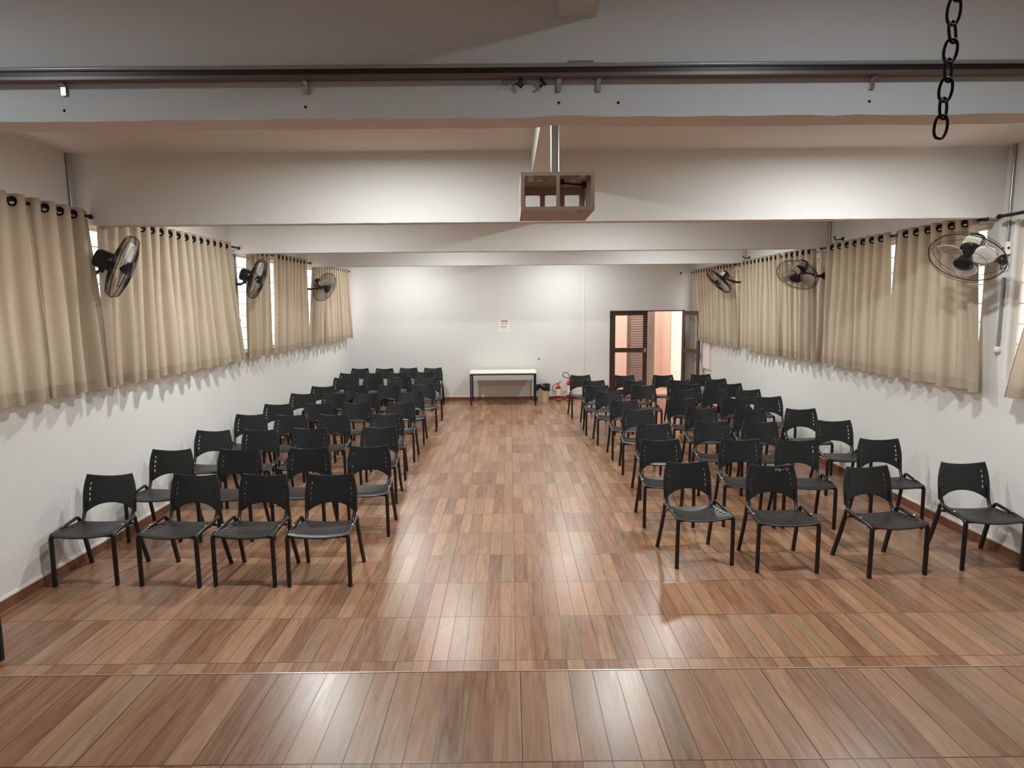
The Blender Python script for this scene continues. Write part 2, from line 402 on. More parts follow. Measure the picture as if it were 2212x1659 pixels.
struct(MB().box(1.2, 7.2, YB+.15, 18.4, -.1, -.002), 'floor_corridor', M_corf, 'sunlit terracotta corridor floor')
struct(MB().box(1.2, 7.2, 18.25, 18.4, 0, 1.73), 'wall_corridor', M_salmon, 'salmon lower half of the corridor wall')
struct(MB().box(1.2, 7.2, 18.25, 18.4, 1.73, 3.0), 'wall_corridor_upper', M_cream, 'pale upper half of the corridor wall')
struct(MB().box(1.1, 1.2, YB+.15, 18.4, -.1, 3.0), 'wall_corridor_end', M_cream, 'end wall of the corridor')
struct(MB().box(4.36, 5.6, 17.5, 18.25, 0, 3.0), 'wall_corridor_pier', simple('peach_corridor_paint', lin(238, 216, 202), .7), 'peach pier in the corridor')
tag(MB().tube([(4.41, 17.47, 0), (4.41, 17.47, 3.0)], .022, 10).build('downpipe', M_cream), 'pale vertical pipe in front of the peach corridor wall beyond the door', 'pipe')
lv = empty('louvre_door', (3.4, 16.7, 0)); tag(lv, 'grey louvred metal door standing in the corridor beyond the double door', 'door')
mb = MB(); mb.box(-.34, -.25, 0, .04, 0, 2.15); mb.box(.24, .29, 0, .04, 0, 2.15); mb.box(-.25, .24, 0, .04, 2.05, 2.15); mb.box(-.25, .24, 0, .04, 0, .12); mb.box(.29, .38, .01, .09, 0, 2.2)
mb.build('frame', M_louv, lv)
mb = MB(); z = .14
while z < 2.04:
    mb.add([(-.25, -.004, z), (.24, -.004, z), (.24, .03, z+.048), (-.25, .03, z+.048), (-.25, 0, z-.006), (.24, 0, z-.006), (.24, .034, z+.042), (-.25, .034, z+.042)],
           [(0,1,2,3), (7,6,5,4), (0,4,5,1), (1,5,6,2), (2,6,7,3), (3,7,4,0)]); z += .063
mb.build('louvre_slats', M_louv, lv)
MB().lathe([(.0, -.03), (.022, -.02), (.022, 0)], 12, Matrix.Translation((-.27, -.005, 1.26)) @ Matrix.Rotation(-pi/2, 4, 'X') @ Matrix.Rotation(pi, 4, 'X')).build('door_knob', M_chrome, lv)

# ------------------------------------------------------------------ chairs
def chair_proto():
    root = empty('stacking_chair')
    # seat
    nu, nv = 36, 26; us = [-1 + 2*i/nu for i in range(nu+1)]; vs_ = [j/nv for j in range(nv+1)]
    holes_v = [.25, .40, .55, .70, .85]
    def seat_pt(u, v):
        y = -.276 + .375*v - .018*(1-u*u)*(1-v); hw = .263 - .048*v
        if v < .12: hw -= .012*((.12-v)/.12)**2
        x = u*hw
        z = .448 - .008*v + .014*abs(u)**2.2 - .012*(1-abs(u)**2)*sin(pi*v)
        if v < .14: z -= .02*((.14-v)/.14)**1.6*(1-.55*abs(u)**3)
        return Vector((x, y, z))
    P = []
    for u in us:
        row = []
        for v in vs_:
            p = seat_pt(u, v); e = 1e-3
            n = (seat_pt(u+e, v)-p).cross(seat_pt(u, v+e)-p).normalized(); row.append((p, n))
        P.append(row)
    def m1(i, j):
        u = (us[i]+us[i+1])/2; v = (vs_[j]+vs_[j+1])/2
        return not (abs(abs(u)-.80) < .03 and any(abs(v-h) < .021 for h in holes_v))
    MB().shell(P, m1, .009).build('seat', M_seat, root)
    # backrest
    nu = 48; us = [-1 + 2*i/nu for i in range(nu+1)]; nv = 36; vs2 = [j/nv for j in range(nv+1)]
    def back_pt(u, v):
        hw = .231 - .036*max(0, (v-.42)/.58)**1.8
        x = u*hw
        zt = .822 + .027*abs(u)**2
        au = min(1, abs(u)/.90)
        zb = .584 - .076*au**2.4
        z = zb + (zt-zb)*v
        y = .152 + .15*(z-.52) + .036*(1-u*u) - .02*max(0, (z-.74)/.1)**2*0
        return Vector((x, y, z))
    P = []
    for u in us:
        row = []
        for v in vs2:
            p = back_pt(u, v); e = 1e-3
            n = (back_pt(u+e, v)-p).cross(back_pt(u, v+e)-p).normalized(); row.append((p, n))
        P.append(row)
    hz = [.622, .668, .715, .762]
    def m2(i, j):
        u = (us[i]+us[i+1])/2; v = (vs2[j]+vs2[j+1])/2; z = back_pt(u, v).z
        return not (abs(abs(u)-.77) < .022 and any(abs(z-h) < .010 for h in hz))
    MB().shell(P, m2, .010).build('backrest', M_plastic, root)
    r = .0178
    for s in (-1, 1):
        MB().tube([(s*.254, -.255, 0), (s*.254, -.257, .2), (s*.252, -.258, .425)], r, 10, flat=1.25, up=(0, 1, 0)).build('leg', M_steel, root)
        MB().tube([(s*.254, .258, 0), (s*.243, .185, .22), (s*.237, .125, .415)], r, 10, flat=1.25, up=(0, 1, 0)).build('leg', M_steel, root)
        pts = fillet([(s*.252, -.258, .41), (s*.252, -.256, .437), (s*.250, -.16, .455), (s*.245, .105, .487), (s*.240, .125, .41)], .034, 6)
        sr = MB().tube(pts, .0145, 10).build('side_rail', M_steel, root)
        MB().lathe([(.011, 0), (.011, .004), (.006, .008)], 10, Matrix.Translation((s*.249, -.10, .474))).build('bolt', M_chrome, sr)
        # gusset between rail and seat
        MB().box(min(s*.205, s*.247), max(s*.205, s*.247), -.25, -.205, .418, .434).build('bracket', M_steel, root)
        pts = fillet([(s*.205, -.1, .425), (s*.205, .09, .428), (s*.212, .148, .50), (s*.214, .168, .62)], .05, 6)
        MB().tube(pts, .016, 10, flat=.8).build('back_post', M_steel, root)
    for y in (-.235, .075):
        MB().tube([(-.245, y, .425), (.245, y, .425)], .011, 8).build('crossbar', M_steel, root)
    return root
C = [('A1', -3.605, 5.415, 2.6), ('B1', -2.843, 5.38, -5.1), ('C1', -2.219, 5.367, -3.3), ('D1', -1.607, 5.356, 0.1), ('A2', -3.576, 6.416, 1.6), ('B2', -2.856, 6.407, 1.7), ('C2', -2.137, 6.442, 1.5), ('D2', -1.512, 6.505, 1.4), ('A3', -3.627, 7.463, -0.3), ('B3', -3.063, 7.493, -0.2), ('C3', -2.477, 7.561, 1.3), ('D3', -1.627, 7.594, 1.8), ('A4', -3.63, 8.632, 2.2), ('B4', -3.035, 8.551, 4.0), ('C4', -2.46, 8.558, -0.3), ('D4', -1.702, 8.583, 6.0), ('A5', -3.581, 9.573, 4.0), ('B5', -2.976, 9.617, 2.0), ('C5', -2.39, 9.629, 2.1), ('D5', -1.712, 9.646, 0.6), ('A6', -3.60, 10.764, -0.4), ('B6', -3.035, 10.744, 1.0), ('C6', -2.477, 10.733, 1.2), ('D6', -1.728, 10.83, 1.4), ('A7', -3.537, 11.753, 0.8), ('B7', -2.943, 11.867, -2.2), ('C7', -2.308, 11.873, -0.1), ('D7', -1.66, 11.934, 4.9), ('A8', -3.516, 13.171, -2.0), ('B8', -2.877, 13.053, -4.6), ('C8', -2.309, 13.234, 1.6), ('D8', -1.679, 13.089, 5.0), ('A9', -3.65, 14.135, -2.8), ('B9', -3.108, 14.188, -2.8), ('C9', -2.565, 14.19, -2.8), ('D9', -1.971, 14.29, -4.8), ('A10', -3.655, 15.24, -3.0), ('B10', -3.043, 15.178, -1.3), ('C10', -2.463, 15.269, 2.4), ('D10', -1.865, 15.212, 2.6), ('E1', 1.678, 5.679, 6.3), ('F1', 2.386, 5.534, -2.4), ('G1', 3.245, 5.44, 6.2), ('H1', 4.164, 5.541, -1.8), ('E2', 1.643, 6.693, -1.2), ('F2', 2.495, 6.679, -6.0), ('G2', 3.088, 6.615, -5.9), ('H2', 3.985, 6.61, -5.9), ('E3', 1.787, 7.647, -0.3), ('F3', 2.543, 7.781, -3.4), ('G3', 3.116, 7.703, -5.2), ('H3', 4.072, 7.733, -3.6), ('E4', 1.803, 8.777, -4.5), ('F4', 2.713, 8.806, -2.7), ('G4', 3.371, 8.716, -5.0), ('H4', 4.073, 8.664, -3.1), ('E5', 1.776, 9.644, 0.3), ('F5', 2.702, 9.76, 3.6), ('G5', 3.535, 9.767, -3.2), ('H5', 4.114, 9.885, -1.1), ('E6', 1.692, 10.681, 1.3), ('F6', 3.0, 10.832, 1.3), ('G6', 3.553, 10.776, -0.7), ('H6', 4.127, 10.737, 3.4), ('E7', 1.603, 11.473, -0.3), ('F7', 2.449, 11.495, -2.4), ('G7', 3.326, 11.586, -0.3), ('H7', 4.096, 11.616, -2.2), ('E8', 1.651, 12.316, 0.7), ('F8', 2.431, 12.252, -4.5), ('G8', 3.308, 12.28, -2.2), ('H8', 4.085, 12.379, 2.5), ('E9', 1.502, 13.284, 4.0), ('F9', 2.403, 13.182, 1.2), ('G9', 3.218, 13.157, 0.8), ('H9', 4.033, 13.224, 1.1)]
ORD = ['nearest', 'second', 'third', 'fourth', 'fifth', 'sixth', 'seventh', 'eighth', 'ninth', 'tenth']
SEATL = {'A': 'seat against the left wall', 'B': 'second seat from the left wall', 'C': 'third seat from the left wall', 'D': 'seat on the centre aisle'}
SEATR = {'E': 'seat on the centre aisle', 'F': 'second seat from the aisle', 'G': 'third seat from the aisle', 'H': 'seat against the right wall'}
proto = chair_proto(); first = True
for key, x, y, a in C:
    o = proto if first else copy_tree(proto); first = False
    o.location = (x, y, 0); o.rotation_euler = (0, 0, radians(a))
    c, r_ = key[0], int(key[1:])
    left = c in 'ABCD'; last = (left and r_ == 10) or (not left and r_ == 9)
    row = 'farthest row' if last else ('nearest row' if r_ == 1 else '%s row from the stage' % ORD[r_-1])
    lab = 'black plastic chair, %s block, %s, %s' % ('left' if left else 'right', row, (SEATL if left else SEATR)[c])
    if key == 'F1': lab = 'black chair with pale scratched marks on its backrest, nearest row of the right block'
    tag(o, lab, 'chair', 'black chairs in rows facing the stage')
    if key == 'F1':
        mk = MB()
        def bp(xx, dz):   # front surface of the backrest
            u = xx/.222; z = .838-dz; yy = .152+.15*(z-.52)+.036*(1-u*u)-.0125
            return (xx, yy, z)
        def ln(pts): mk.tube([bp(*p) for p in pts], .0013, 5)
        ln([(.045, .062), (.047, .035), (.055, .047), (.060, .036), (.064, .060)])
        ln([(.068, .036), (.074, .048), (.082, .036)]); ln([(.074, .048), (.074, .064)]); ln([(.082, .062), (.084, .036), (.09, .04), (.085, .048), (.092, .06)])
        ln([(.108, .042), (.112, .046), (.108, .05), (.104, .046), (.108, .042)])
        ln([(.13, .034), (.158, .034), (.15, .05), (.142, .054), (.13, .034)])
        tag(mk.build('scratched_mark', M_chalk, o), 'pale scratched zigzag, dot and triangle')
o = copy_tree(proto); o.location = (-3.673, 3.77, 0); o.rotation_euler = (0, 0, pi-.03)
tag(o, 'black chair below the stage at far left, turned away, only a leg tip in view', 'chair')

# ------------------------------------------------------------------ curtains
def curtain(side, y0t, y1t, y0b, y1b, zt, zb, label, seed, per=.18, amp=.054, group=None):
    X = XL+.15 if side == 'L' else XR-.14
    s = 1 if side == 'L' else -1          # +s points into the room
    rr = random.Random(seed)
    nper = max(2, round((y1t-y0t)/per)); n = nper*20
    ph = [rr.uniform(-.5, .5) for _ in range(nper+2)]; am = [rr.uniform(.55, 1.35) for _ in range(nper+2)]
    f1, f2, f3 = rr.uniform(0, 6), rr.uniform(0, 6), rr.uniform(0, 6)
    zs = [zt - .009*k for k in range(14)]; zz = zs[-1]; m = 30
    zs += [zz + (zb-zz)*(k/m) for k in range(1, m+1)]
    def pt(i, z):
        a = i/n; t = (zt-z)/(zt-zb); w = min(1, t*1.6)
        c = a*nper; ci = int(min(nper-1, c)); fr = c-ci
        A = am[ci]*(1-fr)+am[ci+1]*fr; Pp = ph[ci]*(1-fr)+ph[ci+1]*fr
        th = 2*pi*c
        q_ = sin(th); top = (abs(q_)**.75)*(1 if q_ > 0 else -1)*amp
        # below, pleats merge and drift
        sb = sin(th + Pp*1.3); sb = (abs(sb)**.7)*(1 if sb > 0 else -1)
        bot = (sb * .85*A + .42*sin(th*.5+f1) + .22*sin(th*.23+f2+t) )*amp*.92
        # sharpen folds
        x = top*(1-w) + bot*w
        yt = y0t + (y1t-y0t)*a; yb = y0b + (y1b-y0b)*a
        y = yt*(1-t)+yb*t - .012*sin(2*th)*(1-.4*w) + w*.012*sin(th*.37+f3+2.2*t) + .02*w*sin(3*t+f1+a*9)*(1 if 0 < i < n else 0)
        zo = z + (w*.006*sin(th*.5+f2) if t > .9 else 0)
        return Vector((X + s*x, y, zo))
    root = empty('curtain', (X, (y0b+y1b)/2, zb)); tag(root, label, 'curtain', group)
    o = Vector(root.location)
    G = [[pt(i, z)-o for z in zs] for i in range(n+1)]
    # eyelet centres: where the pleat crosses the rod
    ey = [k/(2*nper) for k in range(1, 2*nper)]; ze = zt-.058
    centers = [pt(a*n, ze)-o for a in ey]
    kh = len(zs)-3
    def quads(j0, j1, holes):
        vs, fs = [], []; W = j1-j0+1
        for i in range(n+1):
            for j in range(j0, j1+1): vs.append(G[i][j])
        for i in range(n):
            for j in range(j1-j0):
                c = (vs[i*W+j] + vs[(i+1)*W+j+1])*.5
                if holes and any((c-q).length < .024 for q in centers): continue
                fs.append((i*W+j, (i+1)*W+j, (i+1)*W+j+1, i*W+j+1))
        return MB().add(vs, fs, True)
    quads(0, kh, True).build('fabric', M_curt, root)
    tag(quads(kh, len(zs)-1, False).build('hem', M_hem, root), 'doubled bottom hem')
    for a, c in zip(ey, centers):
        i = a*n; t = (pt(i+.2, ze)-pt(i-.2, ze)).normalized(); nn = t.cross(Vector((0, 0, 1))).normalized()
        up = Vector((0, 0, 1)); ring = [c + (t*cos(q)+up*sin(q))*.031 for q in [2*pi*k/16 for k in range(16)]]
        MB().tube(ring, .0095, 6, closed=True, flat=.5, up=nn).build('eyelet', M_eye, root)
    return root
GL, GR = 'beige eyelet curtains on the left wall', 'beige eyelet curtains on the right wall'
ZTL, ZBL, ZTR, ZBR = 3.20, 1.585, 3.115, 1.475
for a in [
 ('L', 3.0, 5.22, 3.0, 5.22, 'beige curtain nearest the stage on the left wall, cut by the frame edge', 1),
 ('L', 5.205, 5.90, 5.215, 5.98, 'narrow beige curtain on the left wall, just before the nearest left fan', 2),
 ('L', 6.04, 6.585, 6.01, 6.475, 'narrow beige curtain directly behind the nearest left fan', 3),
 ('L', 6.60, 8.90, 6.49, 9.22, 'wide pale beige curtain on the left wall between first and second left fans', 4),
 ('L', 9.42, 10.33, 9.3, 10.15, 'beige curtain on the left wall behind the second left fan', 5),
 ('L', 10.48, 12.15, 10.29, 11.98, 'darker beige curtain on the left wall between second and third left fans', 6),
 ('L', 12.58, 13.25, 12.05, 13.13, 'beige curtain on the left wall behind the farthest left fan', 7),
 ('L', 13.27, 15.2, 13.16, 15.42, 'beige curtain on the left wall touching the far corner', 8)]:
    curtain(a[0], *a[1:5], ZTL, ZBL, a[5], a[6], group=GL)
for a in [
 ('R', 3.0, 5.20, 3.0, 5.60, 'beige curtain at the right frame edge, beside the white socket pipe', 11),
 ('R', 6.08, 7.36, 5.93, 7.38, 'beige curtain behind the nearest right fan', 12),
 ('R', 7.46, 8.98, 7.43, 9.0, 'beige curtain on the right wall between nearest and second right fans', 13),
 ('R', 9.26, 10.40, 9.12, 10.25, 'rumpled beige curtain behind the second right fan, with deep dark folds', 14),
 ('R', 10.45, 12.22, 10.27, 12.12, 'greyish beige curtain on the right wall between second and farthest right fans', 15),
 ('R', 12.60, 13.9, 12.36, 13.7, 'beige curtain on the right wall behind the farthest right fan', 16),
 ('R', 13.92, 15.45, 13.72, 14.98, 'beige curtain on the right wall above the open door leaf', 17)]:
    curtain(a[0], *a[1:5], ZTR, ZBR, a[5], a[6], group=GR)
def rod(side, y0, y1, z, label):
    X = XL+.15 if side == 'L' else XR-.14; s = 1 if side == 'L' else -1
    root = empty('curtain_rod', (X, (y0+y1)/2, z)); tag(root, label, 'curtain rod')
    h = (y1-y0)/2
    MB().tube([(0, -h, 0), (0, h, 0)], .015, 12).build('pole', M_rod, root)
    for q in (-1, 1):
        MB().lathe([(.012, 0), (.02, .01), (.023, .03), (.015, .05), (0, .058)], 14, Matrix.Translation((0, q*h, 0)) @ Matrix.Rotation(-q*pi/2, 4, 'X')).build('finial', M_rod, root)
        yb = q*(h-.03)
        MB().tube([(0, yb, -.013), (0, yb, -.02), (-s*.12, yb, -.02), (-s*.145, yb, -.02)], .007, 8).box(-s*.150 if s > 0 else .138, -s*.138 if s > 0 else .150, yb-.02, yb+.02, -.05, .02).build('bracket', M_pvc, root)
    return root
nm = ['nearest', 'second', 'third', 'farthest']
for i, (a, b) in enumerate([(2.9, 5.93), (6.14, 9.12), (9.34, 12.37), (12.57, 15.35)]):
    rod('L', a, b, ZTL-.050, 'dark curtain rod on the left wall, %s bay from the stage' % nm[i])
for i, (a, b) in enumerate([(2.9, 5.80), (6.02, 9.08), (9.34, 12.30), (12.57, 15.5)]):
    rod('R', a, b, ZTR-.050, 'dark curtain rod on the right wall, %s bay from the stage' % nm[i])
for (y, z, w) in ((8.80, 3.165, 'nearer'), (12.2, 3.17, 'farther')):
    hk = MB().tube(fillet([(XR, y, z), (XR-.05, y, z), (XR-.10, y, z-.01), (XR-.13, y, z+.03), (XR-.10, y, z+.035)], .02, 4), .008, 8)
    hk.box(XR-.012, XR, y-.022, y+.022, z-.03, z+.03)
    tag(hk.build('wall_hook', M_rod), '%s small black curtain hook on the right wall, above the curtains' % w, 'hook')

# ------------------------------------------------------------------ wall fans
def fan(C0, mount, axis, D, label, blade_rot, wl, spin=0):
    C0, mount, ax = Vector(C0), Vector(mount), Vector(axis).normalized()
    s = 1 if mount.x < 0 else -1
    root = empty('wall_fan', mount); tag(root, label, 'fan', 'black wall fans')
    up = Vector((0,0,1)); e1 = up.cross(ax).normalized(); e2 = ax.cross(e1)
    c = C0-mount
    M = Matrix(((e1.x, e2.x, ax.x, c.x), (e1.y, e2.y, ax.y, c.y), (e1.z, e2.z, ax.z, c.z), (0,0,0,1)))
    R0 = D/2
    P = lambda x, y, z: M @ Vector((x, y, z))
    mb = MB()
    for zz, rad, rr in ((0.0, R0, .0045), (.045, R0*.93, .0016), (-.045, R0*.93, .002), (.07, R0*.62, .0018), (-.07, R0*.55, .0018), (.075, .075, .003), (-.075, .08, .003)):
        mb.tube([P(rad*cos(2*pi*k/48), rad*sin(2*pi*k/48), zz) for k in range(48)], rr, 5, closed=True)
    W = wl*.9; nr = 84
    for k in range(nr):
        a = 2*pi*k/nr
        for sg in (1, -1):
            pts = [(.07, .075), (R0*.35, .076), (R0*.62, .07), (R0*.93, .045), (R0, 0)]
            mb.tube([P(r*cos(a+.14*sg*(r/R0)), r*sin(a+.14*sg*(r/R0)), sg*z) for r, z in pts], W, 3)
    mb.build('wire_cage', M_wire, root)
    for b in range(3):
        bb = MB(); a0 = blade_rot + 2*pi*b/3; nu, nv = 10, 8; G = []
        for i in range(nu+1):
            t = i/nu; r = .04 + (R0*.84-.04)*t
            half = radians(15) + radians(24)*sin(pi*min(1, t*1.05)**.8)*(1-.15*t)
            if t > .85: half *= sqrt(max(0.05, 1-((t-.85)/.16)**2))
            row = []
            for j in range(nv+1):
                q = -1+2*j/nv; an = a0 + q*half + .35*t
                p = P(r*cos(an), r*sin(an), -q*.022 + .006)
                row.append((p, ax))
            G.append(row)
        bb.shell(G, lambda i, j: True, .003).build('blade', M_blade, root)
    MB().lathe([(.0, .086), (.05, .084), (.068, .08), (.074, .07), (.062, .045), (.05, .0), (.02, -.02)], 24, M).build('hub_cap', M_fanblk, root)
    mo = MB().lathe([(.03, -.06), (.07, -.075), (.082, -.09), (.085, -.12), (.085, -.20), (.075, -.225), (.04, -.235), (0, -.236)], 24, M).build('motor_housing', M_fanblk, root)
    lb = MB(); pts = []
    for i in range(9):
        an = -1.1 + 2.2*i/8 + (pi if s < 0 else 0)*0 + pi/2
        for z in (-.105, -.19): pts.append(P(.0862*cos(an), .0862*sin(an), z))
    if s < 0:
        lb.add(pts, [(2*i, 2*i+1, 2*i+3, 2*i+2) for i in range(8)]); tag(lb.build('rating_label', M_label, mo), 'white sticker')
    # arm from the wall to under the motor
    j = P(0, -.10 if ax.z > -.9 else 0, -.14)
    MB().lathe([(.05, 0), (.05, .012), (.036, .035), (.02, .05), (0, .052)], 20, Matrix.Rotation(s*pi/2, 4, 'Y')).build('wall_plate', M_fanblk, root)
    am = MB().tube([(s*.02, 0, 0), Vector((s*.12, 0, -.005)), j*.72 + Vector((s*.03, 0, 0)), j], [.022, .020, .018, .02], 10)
    am.tube([j, P(0, -.07, -.16)], .022, 10); am.build('arm', M_fanblk, root)
    return root
fan((4.03, 5.71, 2.697), (XR, 5.92, 2.69), (-.557, -.315, -.768), .60, 'nearest right wall fan, tilted down with pale blades showing', 2.0, .0012)
fan((4.03, 9.05, 2.704), (XR, 9.27, 2.70), (-.53, -.388, -.754), .57, 'second wall fan along the right wall, facing down', 1.2, .0014)
fan((4.05, 12.50, 2.745), (XR, 12.45, 2.727), (-.699, .042, -.714), .60, 'farthest wall fan along the right wall, seen edge on', .4, .0016)
fan((-3.55, 5.966, 2.701), (XL, 6.02, 2.655), (.852, .357, -.383), .60, 'nearest left wall fan, large black motor seen from the side', .8, .0012)
fan((-3.55, 9.112, 2.719), (XL, 9.24, 2.657), (.927, .161, -.339), .58, 'second wall fan along the left wall, seen edge on', 1.5, .0014)
fan((-3.50, 12.25, 2.693), (XL, 12.45, 2.671), (.829, -.32, -.458), .58, 'farthest wall fan along the left wall, cage turned to the room', 2.2, .0016)

# ------------------------------------------------------------------ conduits, sockets
def pipe(x, y, z0, z1, label, cap=None):
    root = empty('conduit_pipe', (x, y, z0)); tag(root, label, 'pipe')
    MB().tube([(0, 0, 0), (0, 0, z1-z0)], .0125, 12).build('tube', M_galv, root)
    mb = MB()
    for z in (z1-z0-.06, .08): mb.tube([(0, 0, z-.01), (0, 0, z+.01)], .016, 12)
    mb.build('clip', M_galv, root)
    if cap: tag(MB().lathe([(.0, -.06), (.022, -.058), (.03, -.04), (.03, -.02), (.018, 0)], 16).build('socket', M_pvc, root), 'white socket')
pipe(XR-.0135, 5.875, 2.84, ZC, 'metal conduit dropping from the ceiling by the nearest right fan')
pipe(XR-.0135, 5.885, 1.90, 2.53, 'metal conduit hanging below the nearest right fan with a white end socket', True)
pipe(XR-.0135, 9.14, 2.94, ZC, 'metal conduit above the junction box near the second right fan')
pipe(XR-.0135, 9.14, 2.35, 2.85, 'metal conduit below the junction box near the second right fan')
pipe(XR-.0135, 12.37, 2.9, ZC, 'metal conduit above the farthest right fan')
pipe(XL+.0135, 5.915, 2.75, ZC, 'metal conduit dropping from the ceiling by the nearest left fan')
pipe(XL+.0135, 9.345, 2.17, ZC, 'metal conduit behind the second left fan with a white end socket', True)
pipe(XL+.0135, 12.58, 2.75, ZC, 'metal conduit by the farthest left fan')
def jbox(x, y, z, label):
    s = 1 if x < 0 else -1; root = empty('junction_box', (x, y, z)); tag(root, label, 'junction box')
    MB().box(min(0, s*.055), max(0, s*.055), -.032, .032, -.055, .055).build('body', M_pvc, root)
    MB().lathe([(.012, 0), (.012, .003)], 12, Matrix.Translation((s*.055, -.0, 0)) @ Matrix.Rotation(s*pi/2, 4, 'Y')).build('knob', M_hole, root)
    MB().lathe([(.011, 0), (.011, .003)], 12, Matrix.Translation((s*.03, -.032, 0)) @ Matrix.Rotation(pi/2, 4, 'X')).build('socket_hole', M_hole, root)
jbox(XR, 5.865, 2.79, 'white junction box beside the nearest right fan')
jbox(XR, 9.135, 2.90, 'white junction box beside the second right fan')
def small(name, b, mat, label, cat):
    x0, x1, y0, y1, z0, z1 = b; root = empty(name, ((x0+x1)/2, (y0+y1)/2, z0)); tag(root, label, cat); return root
# cable from junction box to fan
tag(MB().tube(fillet([(XR-.03, 5.86, 2.735), (XR-.05, 5.80, 2.62), (XR-.04, 5.90, 2.60), (XR-.02, 5.92, 2.64)], .05, 6), .004, 6).build('power_cable', M_rub), 'thin black cable looping from junction box to nearest right fan', 'cable')
# electrical panel beside the door, low outlet
root = empty('electrical_panel', (XR+.004, 14.58, .84)); tag(root, 'white electrical panel on the right wall beside the open door leaf', 'panel')
MB().box(-.05, 0, -.285, .285, 0, .60).build('casing', M_pvc, root)
tag(MB().box(-.06, -.05, -.265, .265, .02, .58).build('panel_door', M_paper, root), 'white hinged cover')
root = empty('wall_outlet', (XR, 8.335, .325)); tag(root, 'slim grey-edged outlet low on the right wall, behind the chairs', 'outlet')
MB().box(-.012, 0, -.03, .03, 0, .11).build('plate', simple('grey_outlet', lin(120, 108, 98), .6), root); MB().box(-.014, -.012, -.02, .02, .01, .10).build('cover', M_pvc, root)
# vertical white raceway on back wall + its top run
mb = MB().box(1.79, 1.812, YB-.014, YB, .095, 3.07); tag(mb.build('cable_raceway', M_pvc), 'thin white vertical cable channel on the far wall', 'cable channel')
# detector
root = empty('motion_sensor', (4.14, YB+.003, 3.06)); tag(root, 'small dark sensor high on the far wall above the door', 'sensor')
MB().box(-.025, .025, -.02, 0, -.03, .03).build('housing', M_pvc, root); MB().lathe([(0, -.03), (.02, -.02), (.024, 0)], 14, Matrix.Translation((0, -.02, 0)) @ Matrix.Rotation(-pi/2, 4, 'X')).build('lens', M_hole, root)
tag(MB().lathe([(0, -.012), (.014, -.010), (.017, 0)], 14, Matrix.Translation((.704, YB-.001, 1.015)) @ Matrix.Rotation(-pi/2, 4, 'X')).build('wall_fitting', M_hole), 'tiny dark fitting on the far wall above the bin', 'fitting')

# ------------------------------------------------------------------ curtain track on the near beam
root = empty('curtain_track', (0, 2.70, 3.212)); tag(root, 'long metal curtain track running across the stage beam', 'curtain track')
x0, x1 = XL+.02, XR-.02
MB().box(x0, x1, -.055, -.012, .0, .012).build('lower_lip', simple('brown_track_metal', lin(120, 98, 88), .4, metal=.3), root)
MB().box(x0, x1, -.050, -.046, .012, .030).box(x0, x1, -.02, -.014, .012, .036).build('channel', simple('dark_track_metal', lin(46, 36, 34), .4, metal=.2), root)
MB().box(x0, x1, -.056, -.012, .034, .038).tube([(x0, -.052, .040), (x1, -.052, .040)], .0085, 12).build('upper_rail', M_alu, root)
for x in (-1.78, -.81, .206, .365, 1.466):
    mb = MB().box(x-.009, x+.009, -.012, 0, -.045, .05).box(x-.009, x+.009, -.035, -.008, -.006, .0)
    mb.build('bracket', M_chrome, root)
for x, dx, w in ((.045, .008, 'left'), (.137, -.006, 'right')):
    mb = MB().tube([(x, 2.672, 3.225), (x+dx, 2.67, 3.205), (x-dx, 2.672, 3.19), (x+dx*1.5, 2.67, 3.178)], [.003, .006, .005, .006], 7)
    mb.tube([(x, 2.672, 3.205), (x+.012, 2.668, 3.19), (x+.016, 2.668, 3.183)], .004, 6)
    tag(mb.build('curtain_runner', M_rub), '%s of two black knotted runners hanging from the curtain track' % w, 'runner')
for x, w in ((-.01, 'left'), (.024, 'middle'), (.062, 'right')):
    ring = [(x+.010*cos(a), 2.668, 3.196+.009*sin(a)) for a in [2*pi*k/14 for k in range(14)]]
    tag(MB().tube(ring, .0012, 5, closed=True).build('curtain_ring', M_wire), '%s of three tiny wire rings under the curtain track' % w, 'ring')
mb = MB().box(.245, .345, 2.69, 2.70, 3.262, 3.285); tag(mb.build('backing_plate', simple('grey_backing_plate', lin(150, 144, 138), .6)), 'small grey plate on the beam above the curtain track', 'plate')

# ------------------------------------------------------------------ chain
pts = [(.7935, 2.845), (.789, 2.805), (.793, 2.775), (.7875, 2.742), (.789, 2.709), (.784, 2.675), (.7845, 2.645), (.7800, 2.611)]
root = empty('hanging_chain', (.78, 1.2, 2.605)); tag(root, 'dark steel chain hanging from the ceiling over the stage', 'chain')
def link(p0, p1, w, ang):
    p0, p1 = Vector(p0), Vector(p1); d = p1-p0; L_ = d.length; d.normalize()
    a = Vector((cos(ang), sin(ang), 0)); a = (a - d*a.dot(d)).normalized(); c = (p0+p1)/2; h = L_/2+.0035
    path = []
    for k in range(20):
        t = 2*pi*k/20; path.append(c + d*(h-.0)*sin(t)*(1 if abs(sin(t)) < .99 else 1) + a*w*(abs(cos(t))**.7)*(1 if cos(t) > 0 else -1))
    path = [q-Vector(root.location) for q in path]
    MB().tube(path, .0026, 7, closed=True).build('link', M_chain, root)
P3 = [(x, 1.2, z) for x, z in pts]
for i in range(len(P3)-1): link(P3[i], P3[i+1], .0125, (.1 if i % 2 == 0 else .55))
z = P3[0][2]; x = P3[0][0]; i = 1
while z < ZC-.04:
    link((x+.0012, 1.2, z+.036), (x, 1.2, z), .0125, (.1 if i % 2 == 0 else .55)); x += .0012; z += .036; i += 1
